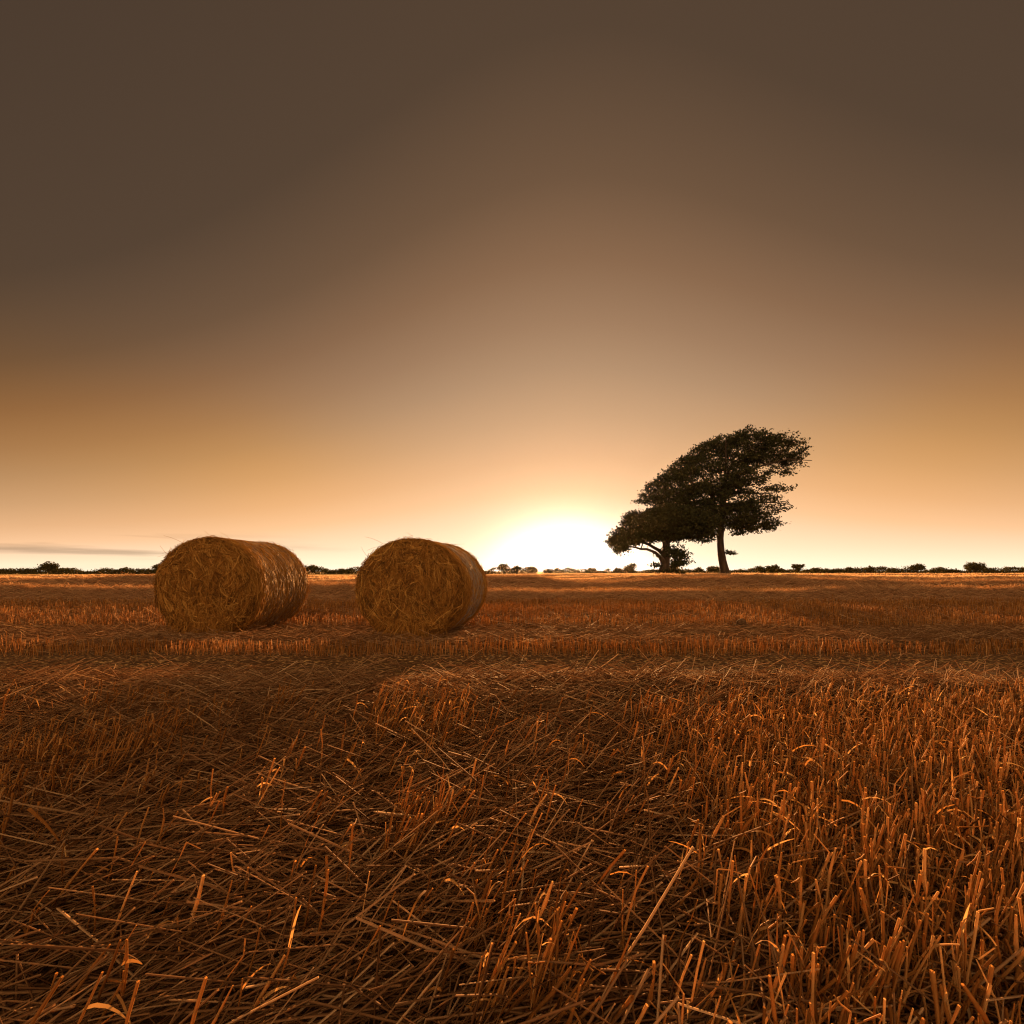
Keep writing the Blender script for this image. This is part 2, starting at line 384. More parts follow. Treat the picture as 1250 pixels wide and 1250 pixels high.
# ------------------------------------------------------------------ round bales
def bale(cx, cy, yaw, a, b, L, seed, label, ring, nc):
    rng = np.random.default_rng(seed)
    root = empty('round_bale', (cx, cy, float(ground(cx, cy)) - .015), -yaw)
    tag(root, label, 'straw bale', 'round straw bales')
    zc = b * .955
    def shell(phi, r, y):
        """point on the bale: angle, relative radius, length along the axis"""
        x = a * r * np.cos(phi); z = b * r * np.sin(phi)
        lump = 1 + .015 * (fbm(np.cos(phi) * 2.2 + 7, np.sin(phi) * 2.2 + 7, y * 2.5, seed=seed) - .5) * 2
        x, z = x * lump, z * lump
        fl = -b * .90
        z = np.where(z < fl, fl + (z - fl) * .5, z)
        x = np.where(z < 0, x * (1 - .03 * (z / b) ** 2), x)
        return np.stack([x, y, zc + z], -1)
    def end_y(r): return .07 * np.clip(r, 0, 1) ** 5 - .03 * (1 - r ** 2)
    np_ = 128
    phi = np.linspace(0, 2 * np.pi, np_, endpoint=False)
    def grid(mb, rows, mat):
        V = np.stack(rows); n = len(rows)
        ii = np.arange(n * np_).reshape(n, np_); nx = np.roll(ii, -1, 1)
        mb.add(V, np.stack([ii[:-1], nx[:-1], nx[1:], ii[1:]], -1).reshape(-1, 4), mat)
    def end(flip):
        mb = MB()
        rows = []
        for r in np.linspace(.01, .97, 26):
            yy = end_y(r) + .05 * (fbm(np.cos(phi) * r * 5 + 9, np.sin(phi) * r * 5 + 9, 3.3 + flip, seed=seed + 2) - .35)
            rows.append(shell(phi, np.full(np_, r), yy + .02))
        for y in np.linspace(.08, ring + .03, 6): rows.append(shell(phi, np.full(np_, .975 + .012 * (y > .1)), np.full(np_, y)))
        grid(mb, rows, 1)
        # matted stalks over the end face
        n = 7000
        r = np.sqrt(rng.random(n)) * .985; ph = rng.random(n) * 2 * np.pi
        x, z = a * r * np.cos(ph), b * r * np.sin(ph)
        tang = np.arctan2(b * np.cos(ph), -a * np.sin(ph))
        w = sstep(.55, .9, r + .2 * (rng.random(n) - .5))
        free = rng.normal(np.pi / 2, .75, n) + .9 * (noise(x * 5 + 9, z * 5 + 9, seed=seed + 5) - .5) * 2
        ang = np.where(rng.random(n) < w, tang + rng.normal(0, .28, n), free)
        Ln = rng.uniform(.10, .34, n) * (1 - .35 * w)
        th = rng.normal(0, .16, n)
        D = np.stack([np.cos(ang) * np.cos(th), -np.abs(np.sin(th)), np.sin(ang) * np.cos(th)], -1)
        base = end_y(r) + .05 * (fbm(np.cos(ph) * r * 5 + 9, np.sin(ph) * r * 5 + 9, 3.3 + flip, seed=seed + 2) - .35)
        mid = np.stack([x, base - .010 - .075 * rng.random(n) ** 2.2, zc + z], -1)
        P = mid - D * (Ln * .45)[:, None]
        # keep both ends inside the outline
        for Q in (P, P + D * Ln[:, None]):
            e = np.sqrt((Q[:, 0] / a) ** 2 + ((Q[:, 2] - zc) / b) ** 2)
            s = np.where(e > 1.0, 1.0 / np.maximum(e, 1e-6), 1.0)
            sh = np.stack([Q[:, 0] * (s - 1), 0 * e, (Q[:, 2] - zc) * (s - 1)], -1)
            P = P + sh
        P[:, 2] = np.maximum(P[:, 2], .02)
        tone = np.clip(rng.normal(.46, .27, n) + .45 * (noise(x * 4 + 5, z * 4 + 5, seed=seed + 6) - .5), 0, 1)
        straight(mb, P, D, Ln, .0034 * rng.uniform(.55, 1.6, n), .16, 4, 3, 0, tone, .8, rng)
        # locks of parallel stalks pulled loose by the baler
        nt_, per = 520, 7
        r = np.sqrt(rng.random(nt_)) * .86; ph = rng.random(nt_) * 2 * np.pi
        x, z = a * r * np.cos(ph), b * r * np.sin(ph)
        tang = np.arctan2(b * np.cos(ph), -a * np.sin(ph))
        ang = np.where(rng.random(nt_) < sstep(.4, .9, r), tang, rng.normal(-np.pi / 2, .6, nt_))
        ln = rng.uniform(.14, .40, nt_); tn = rng.normal(.55, .25, nt_); bow = rng.normal(0, .22, nt_)
        R_ = lambda v: np.repeat(v, per)
        n = nt_ * per
        ag = R_(ang) + rng.normal(0, .05, n); Ln = R_(ln) * rng.uniform(.7, 1.1, n)
        cx_, cz_ = R_(x) + rng.normal(0, .009, n), R_(z) + rng.normal(0, .009, n)
        K = 5; tt = np.linspace(-.5, .5, K)
        dx, dz = np.cos(ag), np.sin(ag)
        yb = end_y(R_(r)) - .035 - .05 * rng.random(n) ** 1.5
        px_ = cx_[:, None] + (dx * Ln)[:, None] * tt - (dz * Ln * R_(bow))[:, None] * (4 * tt * tt)
        pz_ = cz_[:, None] + (dz * Ln)[:, None] * tt + (dx * Ln * R_(bow))[:, None] * (4 * tt * tt)
        ee = np.sqrt((px_ / a) ** 2 + (pz_ / b) ** 2); sc_ = np.where(ee > .99, .99 / np.maximum(ee, 1e-6), 1)
        px_, pz_ = px_ * sc_, pz_ * sc_
        yy = yb[:, None] + .05 * np.clip(ee - .75, 0, 1) * 4 * .3 + .02 * (2 * tt) ** 2
        zz = np.maximum(zc + pz_, .02)
        tubes(mb, np.stack([px_, yy, zz], -1), (.0040 * rng.uniform(.6, 1.4, n))[:, None] * np.ones((1, K)), 3, 0, np.clip(R_(tn) + rng.normal(0, .1, n), 0, 1), rng)
        # stalks wound round the bare rim
        n = 3600
        ph = rng.random(n) * 2 * np.pi; yv = .03 + (ring + .01) * rng.random(n); dl = rng.uniform(.1, .32, n); sk = rng.normal(0, .05, n)
        K = 5
        t = np.linspace(-.5, .5, K)
        rr = .985 + .018 * rng.random(n) - .05 * np.clip((.09 - yv) / .09, 0, 1)
        pts = np.stack([shell(ph + dl * tt, rr + .006 * (1 - 4 * tt * tt), np.clip(yv + sk * tt, .005, None)) for tt in t], 1)
        tubes(mb, pts, .0026 * rng.uniform(.7, 1.6, n)[:, None] * np.ones((1, K)), 3, 0, np.clip(rng.normal(.5, .2, n), 0, 1), rng)
        # wisps standing off the rim
        n = 1100
        ph = rng.random(n) * 2 * np.pi
        P = shell(ph, np.full(n, .975), .02 + .10 * rng.random(n))
        tg = np.stack([-a * np.sin(ph), 0 * ph, b * np.cos(ph)], -1) * rng.choice([-1, 1], n)[:, None]
        out = np.stack([np.cos(ph), 0 * ph, np.sin(ph)], -1)
        D = norm(norm(tg) + out * rng.uniform(.02, .30, n)[:, None] ** 1.2 + np.array([0, -1, 0]) * rng.uniform(-.2, .5, n)[:, None])
        straight(mb, P, D, rng.uniform(.04, .17, n) * (1 + .8 * (rng.random(n) < .06)), .0022 * rng.uniform(.7, 1.3, n), .2, 4, 3, 0, np.clip(rng.normal(.5, .2, n), 0, 1), .7, rng)
        # skirt of stalks hanging to the ground
        n = 380
        xx = rng.normal(0, .22, n) * a; xx = np.clip(xx, -.7 * a, .7 * a)
        P = np.stack([xx, -.02 - .04 * rng.random(n), .10 + .22 * rng.random(n) + .25 * (xx / a) ** 4], -1)
        D = norm(np.stack([rng.normal(0, .45, n), -rng.uniform(.05, .8, n), -np.ones(n)], -1))
        Ln = np.minimum(P[:, 2] / np.maximum(-D[:, 2], .2), .42)
        straight(mb, P, D, Ln, .0026 * rng.uniform(.7, 1.5, n), .15, 4, 3, 0, np.clip(rng.normal(.48, .2, n), 0, 1), .8, rng)
        if not flip:
            for ph0, ang0, ln in ((2.05, 2.75, .30), (2.45, 2.2, .18), (.9, .3, .16), (1.5, 2.4, .14)):
                P = shell(np.array([ph0]), np.array([.98]), np.array([.04]))
                D = np.array([[math.cos(ang0), -.1, math.sin(ang0)]])
                straight(mb, P, norm(D), np.array([ln]), np.array([.0022]), .15, 4, 3, 0, np.array([.6]), .6, rng)
        if flip:
            for V in mb.v: V[:, 1] = L - V[:, 1]
            mb.f = [(f[:, ::-1], m) for f, m in mb.f]
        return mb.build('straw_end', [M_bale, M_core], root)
    end(0); end(1)
    # net wrapped barrel
    mb = MB()
    rows = [shell(phi, np.full(np_, .94), np.full(np_, ring - .03))]
    for y in np.linspace(ring - .01, L - ring + .01, 16): rows.append(shell(phi, np.full(np_, .982), np.full(np_, y)))
    rows.append(shell(phi, np.full(np_, .94), np.full(np_, L - ring + .03)))
    grid(mb, rows, 1)
    n = 15000
    ph = rng.random(n) * 2 * np.pi; yv = ring - .01 + (L - 2 * ring + .02) * rng.random(n); dl = rng.uniform(.05, .25, n); sk = rng.normal(0, .06, n)
    K = 4; t = np.linspace(-.5, .5, K)
    rr = .984 + .014 * rng.random(n)
    rp = rng.uniform(-.02, .05, n)
    pts = np.stack([shell(ph + dl * tt, rr + .006 * (1 - 4 * tt * tt) + np.maximum(rp, 0) * .20 * (tt + .5), yv + sk * tt) for tt in t], 1)
    tubes(mb, pts, .0026 * rng.uniform(.7, 1.6, n)[:, None] * np.ones((1, K)), 3, 0, np.clip(rng.normal(.5, .22, n), 0, 1), rng)
    K = 97
    pp = np.linspace(0, 2 * np.pi, K)
    y0 = ring + (L - 2 * ring) * (np.sort(rng.random(nc)) * .25 + .75 * np.linspace(0, 1, nc))
    pts = np.stack([shell(np.full(nc, p), np.full(nc, 1.0035) + .003 * noise(np.full(nc, p * 30), np.arange(nc), seed=3),
                          y0 + .010 * (noise(np.full(nc, p * 14 / (2 * np.pi)), np.arange(nc) * .31, seed=seed + 9) - .5)) for p in pp], 1)
    # frames turn with the loop: emit in short pieces
    for k in range(0, K - 1, 4):
        tubes(mb, pts[:, k:k + 5], np.full((nc, 5), .0012), 3, 2, rng.random(nc), rng)
    mb.build('net_wrap', [M_bale, M_core, M_net], root)
    return root

H = .652; A = .735
b2 = bale(X_at(500, 6.3), 6.3, math.radians(9.2), .765, .668, 1.30, 301,
          'round straw bale nearer the low sun, showing mostly its ragged flat end', .24, 52)
b1 = bale(X_at(252.5, 6.55), 6.55, math.radians(2.6), .752, .695, 1.42, 302,
          'round straw bale at the far left with its long net-wrapped side showing', .13, 26)

# ------------------------------------------------------------------ trees
def in_poly(px, pz, poly):
    inside = np.zeros(px.shape, bool); n = len(poly)
    for i in range(n):
        x1, z1 = poly[i]; x2, z2 = poly[(i + 1) % n]
        c = ((z1 > pz) != (z2 > pz)) & (px < (x2 - x1) * (pz - z1) / (z2 - z1 + 1e-12) + x1)
        inside ^= c
    return inside
def poly_dist(px, pz, poly):
    d = np.full(px.shape, 1e9); n = len(poly)
    for i in range(n):
        a = np.array(poly[i]); b = np.array(poly[(i + 1) % n]); ab = b - a
        t = np.clip(((px - a[0]) * ab[0] + (pz - a[1]) * ab[1]) / (ab @ ab + 1e-12), 0, 1)
        d = np.minimum(d, np.hypot(px - a[0] - t * ab[0], pz - a[1] - t * ab[1]))
    return d

def leaves(mb, cen, per, spread, size, rng, mat=0, tone_mu=.5):
    n = len(cen) * per
    c = np.repeat(cen, per, 0)
    p = c + rng.normal(size=(n, 3)) * spread
    u = norm(rng.normal(size=(n, 3)) + np.array([0, 0, -.2])); w = norm(np.cross(u, rng.normal(size=(n, 3))))
    s = size * rng.uniform(.6, 1.4, n)
    a = p - u * (s * .5)[:, None]; b = p + w * (s * .32)[:, None]; d = p - w * (s * .32)[:, None]; e = p + u * (s * .5)[:, None]
    V = np.stack([a, b, e, d], 1).reshape(-1, 3)
    tone = np.clip(np.repeat(rng.normal(tone_mu, .18, len(cen)), per) + rng.normal(0, .12, n), 0, 1)
    mb.add(V, np.arange(n * 4).reshape(-1, 4), mat, np.repeat(tone, 4))

def windswept(name, label, Y, base, trunk, limbs, poly, extra, n_cl, th_fun, seed, depth, leaf, group):
    """trunk / limbs: polylines of (x, dy, z, radius) in world metres; poly: crown outline."""
    rng = np.random.default_rng(seed)
    root = empty(name, (base[0], Y, base[1]))
    tag(root, label, 'tree', group)
    off = np.array([base[0], 0, base[1]])
    # ---- skeleton nodes
    nodes, rads, par = [], [], []
    def chain(pl, parent):
        last = parent
        for i in range(len(pl)):
            if i == 0 and parent is not None: 
                continue
            p1 = np.array(pl[i][:3]); r1 = pl[i][3]
            if last is None:
                nodes.append(p1); rads.append(r1); par.append(-1); last = len(nodes) - 1; continue
            p0 = nodes[last]; r0 = pl[i - 1][3]
            k = max(1, int(np.linalg.norm(p1 - p0) / .45))
            for j in range(1, k + 1):
                q = p0 + (p1 - p0) * j / k
                if j < k: q = q + rng.normal(0, .03, 3)
                nodes.append(q); rads.append(r0 + (r1 - r0) * j / k); par.append(last); last = len(nodes) - 1
        return last
    chain(trunk, None)
    ntr = len(nodes)
    for pl in limbs:
        p0 = np.array(pl[0][:3])
        k = int(np.argmin([np.linalg.norm(p0 - q) for q in nodes]))
        chain(pl, k)
    nsk = len(nodes)
    # ---- foliage cluster centres
    P = np.array(poly); lo, hi = P.min(0), P.max(0)
    cl = []
    tot = 0
    while tot < n_cl:
        m = 6000
        x = rng.uniform(lo[0], hi[0], m); z = rng.uniform(lo[1], hi[1], m); y = rng.uniform(-1, 1, m) * depth
        d = poly_dist(x, z, poly)
        ok = in_poly(x, z, poly) & (d > .34)
        ok &= np.abs(y) < depth * np.sqrt(np.clip(d / (.55 * depth), .02, 1))
        nz = fbm(x / 1.4, y / 6.0, z / .52 + .10 * x, seed=seed, oct=2)
        ok &= nz > th_fun(x, z, d)
        cl.append(np.stack([x, y, z], -1)[ok]); tot += ok.sum()
    cl = np.concatenate(cl)[:n_cl]
    for (ex, ey, ez, ew, eh, k) in extra:
        cl = np.concatenate([cl, np.array([ex, ey, ez]) + rng.normal(size=(k, 3)) * np.array([ew, ew, eh])])
    top = np.array(trunk[-1][:3])
    order = np.argsort(np.linalg.norm((cl - top) * np.array([1, 1, .8]), axis=1))
    N = np.zeros((nsk + len(cl), 3)); N[:nsk] = nodes
    plen = np.zeros(nsk + len(cl)); cnt = nsk
    for i in range(1, nsk): plen[i] = plen[par[i]] + np.linalg.norm(N[i] - N[par[i]])
    low = 0
    usable = np.ones(nsk + len(cl), bool)
    usable[:max(1, ntr // 3)] = False if not extra else True
    par2 = list(par); rr = list(rads)
    for i in order:
        p = cl[i]
        dist = np.linalg.norm(N[:cnt] - p, axis=1)
        c = dist + .12 * plen[:cnt] + .35 * np.maximum(0, N[:cnt, 2] - p[2])
        k = int(np.argmin(c))
        N[cnt] = p; plen[cnt] = plen[k] + dist[k]; par2.append(k); rr.append(0); cnt += 1
    des = np.ones(cnt)
    for i in range(cnt - 1, nsk - 1, -1): des[par2[i]] += des[i] if par2[i] >= nsk else 0
    R = np.array(rr)
    R[nsk:] = .010 * des[nsk:] ** .42
    mb = MB()
    # trunk and limbs as tubes segment by segment, with sphere-like overlap
    seg = [(par2[i], i) for i in range(1, cnt)]
    pa = np.array([s[0] for s in seg]); ch = np.array([s[1] for s in seg])
    r0 = np.where(ch >= nsk, np.minimum(R[ch] * 1.25, np.maximum(R[pa], .012)), R[pa]); r1 = R[ch]
    d = norm(N[ch] - N[pa])
    a0 = N[pa] - off; a1 = N[ch] - off + d * (r1 * .15)[:, None]
    th = ch < nsk
    for msk, s in ((th, 10), (~th, 4)):
        mid = (a0 + a1) / 2 + rng.normal(size=a0.shape) * .04 * (~th)[:, None]
        pts = np.stack([a0, mid, a1], 1)[msk]
        tubes(mb, pts, np.stack([r0, (r0 + r1) / 2, r1], 1)[msk], s, 0, None, rng)
    # root flare: a lobed skirt at the foot of the trunk
    ph = np.linspace(0, 2 * np.pi, 40, endpoint=False); rb = trunk[0][3]
    rows = []
    for t in np.linspace(0, 1, 9):
        rr_ = rb * (.80 + (1.05 + .45 * np.sin(ph * 5 + seed) + .25 * np.sin(ph * 3)) * (1 - t) ** 2.4 * .8)
        q0 = np.array(trunk[0][:3]) + (np.array(trunk[1][:3]) - np.array(trunk[0][:3])) * t * 1.15 - off
        rows.append(np.stack([q0[0] + rr_ * np.cos(ph), q0[1] + rr_ * np.sin(ph), q0[2] + 0 * ph], -1))
    rows = np.stack(rows); ii = np.arange(9 * 40).reshape(9, 40); nx = np.roll(ii, -1, 1)
    mb.add(rows.reshape(-1, 3), np.stack([ii[:-1], nx[:-1], nx[1:], ii[1:]], -1).reshape(-1, 4))
    mb.build('trunk', M_bark, root)
    mb = MB()
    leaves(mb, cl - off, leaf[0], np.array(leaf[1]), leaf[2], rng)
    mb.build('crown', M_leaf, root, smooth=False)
    return root

def zc(u, v, Y):      # traced points of the two trees -> metres in their own plane
    px, py = 720 + u / 4.464, 500 + v / 4.464
    return X_at(px, Y), Z_at(py, Y)

Y2 = 46.0
W = lambda u, v: zc(u, v, Y2)
big = [(225,505),(250,465),(300,415),(330,378),(400,320),(470,262),(520,222),(580,180),(640,160),(690,125),(740,115),(790,106),(840,88),(880,95),(940,110),(985,140),
       (1012,112),(1045,128),(1078,122),(1092,152),(1135,165),(1146,198),(1160,238),(1162,278),(1182,312),(1165,330),(1108,322),(1122,345),(1118,368),(1060,372),(990,372),
       (1000,398),(1050,412),(1108,425),(1092,455),(1112,487),(1062,487),(1020,490),(1070,525),(1078,550),(1050,578),(985,568),(1000,592),(1040,618),(1066,636),(1010,655),(962,690),
       (890,682),(800,700),(735,690),(650,660),(560,610),(470,560),(380,560),(300,530),(262,528)]
polyB = [W(u, v) for u, v in big]
baseB = W(740, 908)
def pl(W_, lst): return [(*[W_(u, v)[0]], dy, W_(u, v)[1], r) for (u, v, dy, r) in lst]
trunkB = pl(W, [(742,912,0,.48),(733,870,0,.41),(722,820,0,.36),(714,760,0,.32),(711,700,0,.30),(714,640,0,.30),(722,560,0,.33),(728,490,.1,.29),(732,430,.1,.22),(745,370,.0,.16),(770,300,-.2,.11),(800,230,0,.07),(820,160,.2,.03)])
limbsB = [pl(W, l) for l in (
    [(716,590,0,.2),(690,545,.3,.2),(683,490,.5,.17),(675,430,.7,.14),(640,370,.8,.11),(590,300,1,.08),(560,240,1,.04)],
    [(690,500,.5,.12),(640,497,.3,.1),(570,500,-.3,.08),(480,470,-1,.06),(380,450,-1.2,.03)],
    [(683,470,.5,.12),(620,430,1.5,.1),(520,370,2.2,.07),(420,350,2.4,.04)],
    [(726,530,0,.13),(780,528,-.6,.11),(840,515,-1.2,.09),(930,520,-1.8,.06),(1030,535,-2,.03)],
    [(728,480,.1,.13),(800,450,.8,.11),(900,440,1.5,.08),(1060,440,2,.04)],
    [(733,430,.1,.13),(790,370,-1,.11),(880,330,-1.8,.08),(1000,300,-2.4,.05),(1120,310,-2.5,.03)],
    [(745,370,0,.11),(820,310,1,.09),(920,240,1.8,.06),(1050,190,2,.03)],
    [(735,420,.1,.12),(705,360,-1.2,.1),(690,290,-2,.07),(680,200,-2.4,.04)],
    [(718,620,0,.1),(780,620,.8,.08),(860,630,1.4,.06),(980,640,1.6,.03)],
    [(770,300,-.2,.08),(860,220,-.8,.06),(960,150,-1,.03)])]
def thB(x, z, d):
    ux = (x / Y2 * F + CX - 720) * 4.464
    vz = ((EYE - z) / Y2 * F + HY - 500) * 4.464
    topv = np.interp(ux, [u for u, v in big[:24]], [v for u, v in big[:24]])
    dt = vz - topv
    th = np.where(dt < 85, .15, .44)
    th = np.where((ux > 640) & (dt > 85), .48, th)
    th = np.where((ux < 600) & (dt > 60), .30, th)
    th = np.where((ux < 700) & (vz > 540), .24, th)
    return th
sprig = W(760, 778)
windswept('windswept_tree', 'taller windswept tree with a tall bare trunk, its crown swept to the right', Y2, baseB, trunkB, limbsB, polyB,
          [(sprig[0], -.1, sprig[1], .16, .07, 7)], 2700, thB, 11, 2.7, (22, (.23, .30, .11), .19), 'pair of windswept trees')

Y1 = 44.0
W1 = lambda u, v: zc(u, v, Y1)
sml = [(62,752),(90,700),(130,640),(160,588),(222,535),(275,545),(330,520),(420,500),(520,520),(600,535),(670,555),(700,600),(692,690),(665,735),(600,742),(530,715),(480,735),(450,742),(400,735),(345,735),(300,742),(255,752),(205,785),(160,820),(130,790),(105,760)]
polyS = [W1(u, v) for u, v in sml]
baseS = W1(402, 912)
trunkS = pl(W1, [(398,915,0,.56),(402,880,0,.45),(412,840,0,.38),(415,800,0,.37),(416,760,0,.35),(420,720,.1,.30),(430,670,.2,.2),(450,620,.2,.12),(470,570,.2,.06)])
limbsS = [pl(W1, l) for l in (
    [(408,830,0,.2),(380,805,-.2,.17),(350,780,-.4,.14),(300,762,-.6,.11),(240,755,-.9,.08),(160,745,-1,.05),(100,742,-1,.03)],
    [(412,800,0,.2),(385,765,.5,.16),(340,735,.8,.13),(270,700,1.2,.09),(180,665,1.3,.05)],
    [(416,750,0,.2),(390,710,-.6,.16),(340,660,-1,.12),(280,620,-1.2,.08),(220,570,-1.3,.04)],
    [(425,720,.1,.2),(480,700,.6,.16),(560,690,1,.11),(650,700,1.2,.05)],
    [(430,680,.2,.15),(500,640,-.6,.11),(580,600,-1.2,.07),(660,580,-1.4,.04)],
    [(425,700,.1,.14),(390,640,1,.11),(350,580,1.5,.06)])]
def thS(x, z, d):
    ux = (x / Y1 * F + CX - 720) * 4.464
    vz = ((EYE - z) / Y1 * F + HY - 500) * 4.464
    th = np.where(ux < 330, .34, .25)
    th = np.where((ux < 420) & (vz > 690), .27, th)
    return th
ex = []
for (u, v, w, h, k) in ((480,800,.34,.26,26),(495,835,.30,.10,16),(465,765,.2,.2,10),(360,848,.20,.07,7),(455,840,.2,.2,10), (430,775,.30,.22,18), (505,785,.28,.28,12), (385,885,.3,.10,8)):
    p = W1(u, v); ex.append((p[0], -.2, p[1], w, h, k))
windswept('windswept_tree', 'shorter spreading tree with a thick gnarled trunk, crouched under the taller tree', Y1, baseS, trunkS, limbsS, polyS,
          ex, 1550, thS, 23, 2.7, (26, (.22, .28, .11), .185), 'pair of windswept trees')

# rough unmown grass round the two trunks
mb = MB()
for bx0, by0, nn, rr0 in ((baseB[0], Y2, 900, 1.1), (baseS[0], Y1, 900, 1.0)):
    ang = RNG.random(nn) * 2 * np.pi; rad_ = rr0 * (.25 + np.abs(RNG.normal(0, .6, nn)))
    gxx, gyy = bx0 + rad_ * np.cos(ang) * 1.5, by0 + rad_ * np.sin(ang)
    hh_ = RNG.uniform(.12, .5, nn) * np.exp(-rad_ / 2.2)
    straight(mb, np.stack([gxx, gyy, ground(gxx, gyy) - .02], -1), norm(np.stack([RNG.normal(.15, .35, nn), RNG.normal(0, .3, nn), np.ones(nn)], -1)), hh_, RNG.uniform(.008, .018, nn), .25, 3, 3, 0, RNG.random(nn), .2)
o = mb.build('rough_grass', M_hedge)
tag(o, 'rough dark grass growing round the feet of the two leaning trees', 'grass', kind='stuff')

# ------------------------------------------------------------------ hedges and trees along the far edge
GH, GT = 'hedges along the far edge of the field', 'trees along the far edge of the field'
def hedge(px0, px1, Y, py_top, label, seed, var=.5, gaps=0.0, leafsz=.32):
    rng = np.random.default_rng(seed)
    x0, x1 = X_at(px0, Y), X_at(px1, Y)
    zb = float(ground((x0 + x1) / 2, Y))
    hmax = Z_at(py_top, Y) - zb
    cxm = (x0 + x1) / 2
    n = int((x1 - x0) * 46)
    x = rng.uniform(x0, x1, n)
    nb = max(3, int((x1 - x0) / 1.7))
    bx_ = np.sort(rng.uniform(x0, x1, nb)); bw_ = rng.uniform(.9, 2.6, nb); bh_ = hmax * (1 - var * rng.random(nb) ** .7) * (.75 + .4 * noise(bx_ / 9, seed=seed))
    hh = hmax * (1 - var) * .55 + 0 * x
    for q_ in range(nb): hh = np.maximum(hh, bh_[q_] * np.sqrt(np.clip(1 - ((x - bx_[q_]) / bw_[q_]) ** 2, 0, 1)))
    z = rng.random(n) ** .8 * hh
    if gaps > 0:
        k = (fbm(x / 1.6, z / 1.1, seed=seed + 5, oct=2) > gaps * (z < .75 * hh)) | (z < .28 * hmax)
        x, z = x[k], z[k]; n = len(x)
    y = rng.normal(0, .9, n)
    gzz = ground(x, np.full(n, Y)) - zb
    mb = MB()
    leaves(mb, np.stack([x - cxm, y, z + gzz], -1), 7, np.array([.28, .35, .16]), leafsz, rng)
    ns = max(3, int((x1 - x0) / 1.5))
    sx = rng.uniform(x0 + .3, x1 - .3, ns)
    P = np.stack([sx - cxm, rng.normal(0, .4, ns), ground(sx, np.full(ns, Y)) - zb - .1], -1)
    straight(mb, P, norm(np.stack([rng.normal(0, .2, ns), rng.normal(0, .2, ns), np.ones(ns)], -1)), hmax * rng.uniform(.45, .8, ns), rng.uniform(.05, .12, ns), .05, 4, 5, 1, None, .4, rng)
    o = mb.build('hedge', [M_hedge, M_bark], None, smooth=False); o.location = ((x0 + x1) / 2, Y, zb)
    tag(o, label, 'hedge', GH)

def far_tree(px, w, py_top, Y, label, seed, lobes=None, name='hedgerow_tree', cat='tree', trunk_h=.35, per=7, lean=0.0):
    rng = np.random.default_rng(seed)
    x = X_at(px, Y); zb = float(ground(x, Y)); hgt = Z_at(py_top, Y) - zb; wd = w / F * Y
    root = empty(name, (x, Y, zb)); tag(root, label, cat, GT if cat == 'tree' else GH)
    lobes = lobes or [(0, .70, .42, .28), (-.25, .55, .28, .22), (.25, .58, .28, .22), (.05, .45, .3, .2)]
    mb = MB(); mt = MB()
    r0 = max(.10, .03 * hgt)
    fork = np.array([lean * wd * .3, 0, hgt * trunk_h])
    straight(mt, np.array([[0, 0, -.1]]), norm(np.array([[fork[0], 0, fork[2] + .1]])), np.array([np.linalg.norm(fork) + .1]), np.array([r0]), .05, 5, 7, 0, None, .7, rng)
    for (lx, lz, rx, rz) in lobes:
        c = np.array([lx * wd, 0, lz * hgt])
        dv = c - fork
        straight(mt, fork[None] - .02, norm(dv[None]), np.array([np.linalg.norm(dv)]), np.array([r0 * .6]), .12, 4, 5, 0, None, .4, rng)
        k = int(40 + 150 * rx * rz * wd * hgt / 4)
        d = norm(rng.normal(size=(k, 3))) * (rng.random(k) ** .4)[:, None]
        cen = c + d * np.array([rx * wd, max(rx * wd, .6) * .8, rz * hgt])
        cen = cen[fbm(cen[:, 0] / .8 + 5, cen[:, 1] / 1.2, cen[:, 2] / .6, seed=seed, oct=2) > .36]
        leaves(mb, cen, per, np.array([.22, .22, .15]), .34, rng)
    mt.build('trunk', M_bark, root)
    mb.build('crown', M_hedge, root, smooth=False)

YH = 132.0
hedge(-60, 90, YH, 692.5, 'hedge along the horizon out beyond the left bale, leftmost stretch', 401)
hedge(92, 368, YH, 692, 'low dark hedge passing the lone dark tree and going on behind the left bale', 402)
hedge(376, 588, YH, 690, 'dark dense hedge filling the gap between the two bales', 404, .35)
hedge(589, 655, YH + 4, 690.5, 'gappy glowing hedge just right of the bale nearer the sun', 406, .4, .42)
hedge(664, 744, YH + 6, 692.5, 'low glowing hedge right under the brightest part of the sky', 407, .5, .36)
hedge(746, 800, YH + 8, 694.5, 'low hedge seen left of the gnarled trunk of the shorter tree', 408, .6)
hedge(802, 884, YH + 20, 695, 'low hedge seen between the trunks of the two leaning trees', 409, .6)
hedge(886, 982, YH + 40, 694, 'thin distant hedge beyond the bare trunk of the taller tree', 410, .6)
hedge(984, 1066, YH - 6, 692, 'darker hedge at the right with shrubs poking out of its top', 411, .55, .40)
hedge(1068, 1320, YH - 6, 691.5, 'hedge along the horizon at the far right, rightmost stretch', 412, .6, .40)
far_tree(197, 20, 687.5, YH - 2, 'round dark tree peeping out left of the left bale', 421)
far_tree(372, 9, 690, YH - 2, 'small tree touching the net-wrapped side of the left bale', 422)
far_tree(381, 8, 690, YH - 2, 'small rounded bush at the left end of the dark hedge between the bales', 423, None, 'hedge_bush', 'bush', .2)
far_tree(614, 15, 688, YH, 'tallest tree of the glowing hedge beside the bale nearer the sun', 424, [(.1, .78, .4, .2), (-.25, .62, .25, .2), (.05, .5, .3, .15)], lean=.4)
far_tree(630, 9, 690.5, YH, 'slim tree in the glowing hedge, left of its gap', 425)
far_tree(650, 12, 691.5, YH, 'bushy tree at the sunward end of the glowing hedge', 426)
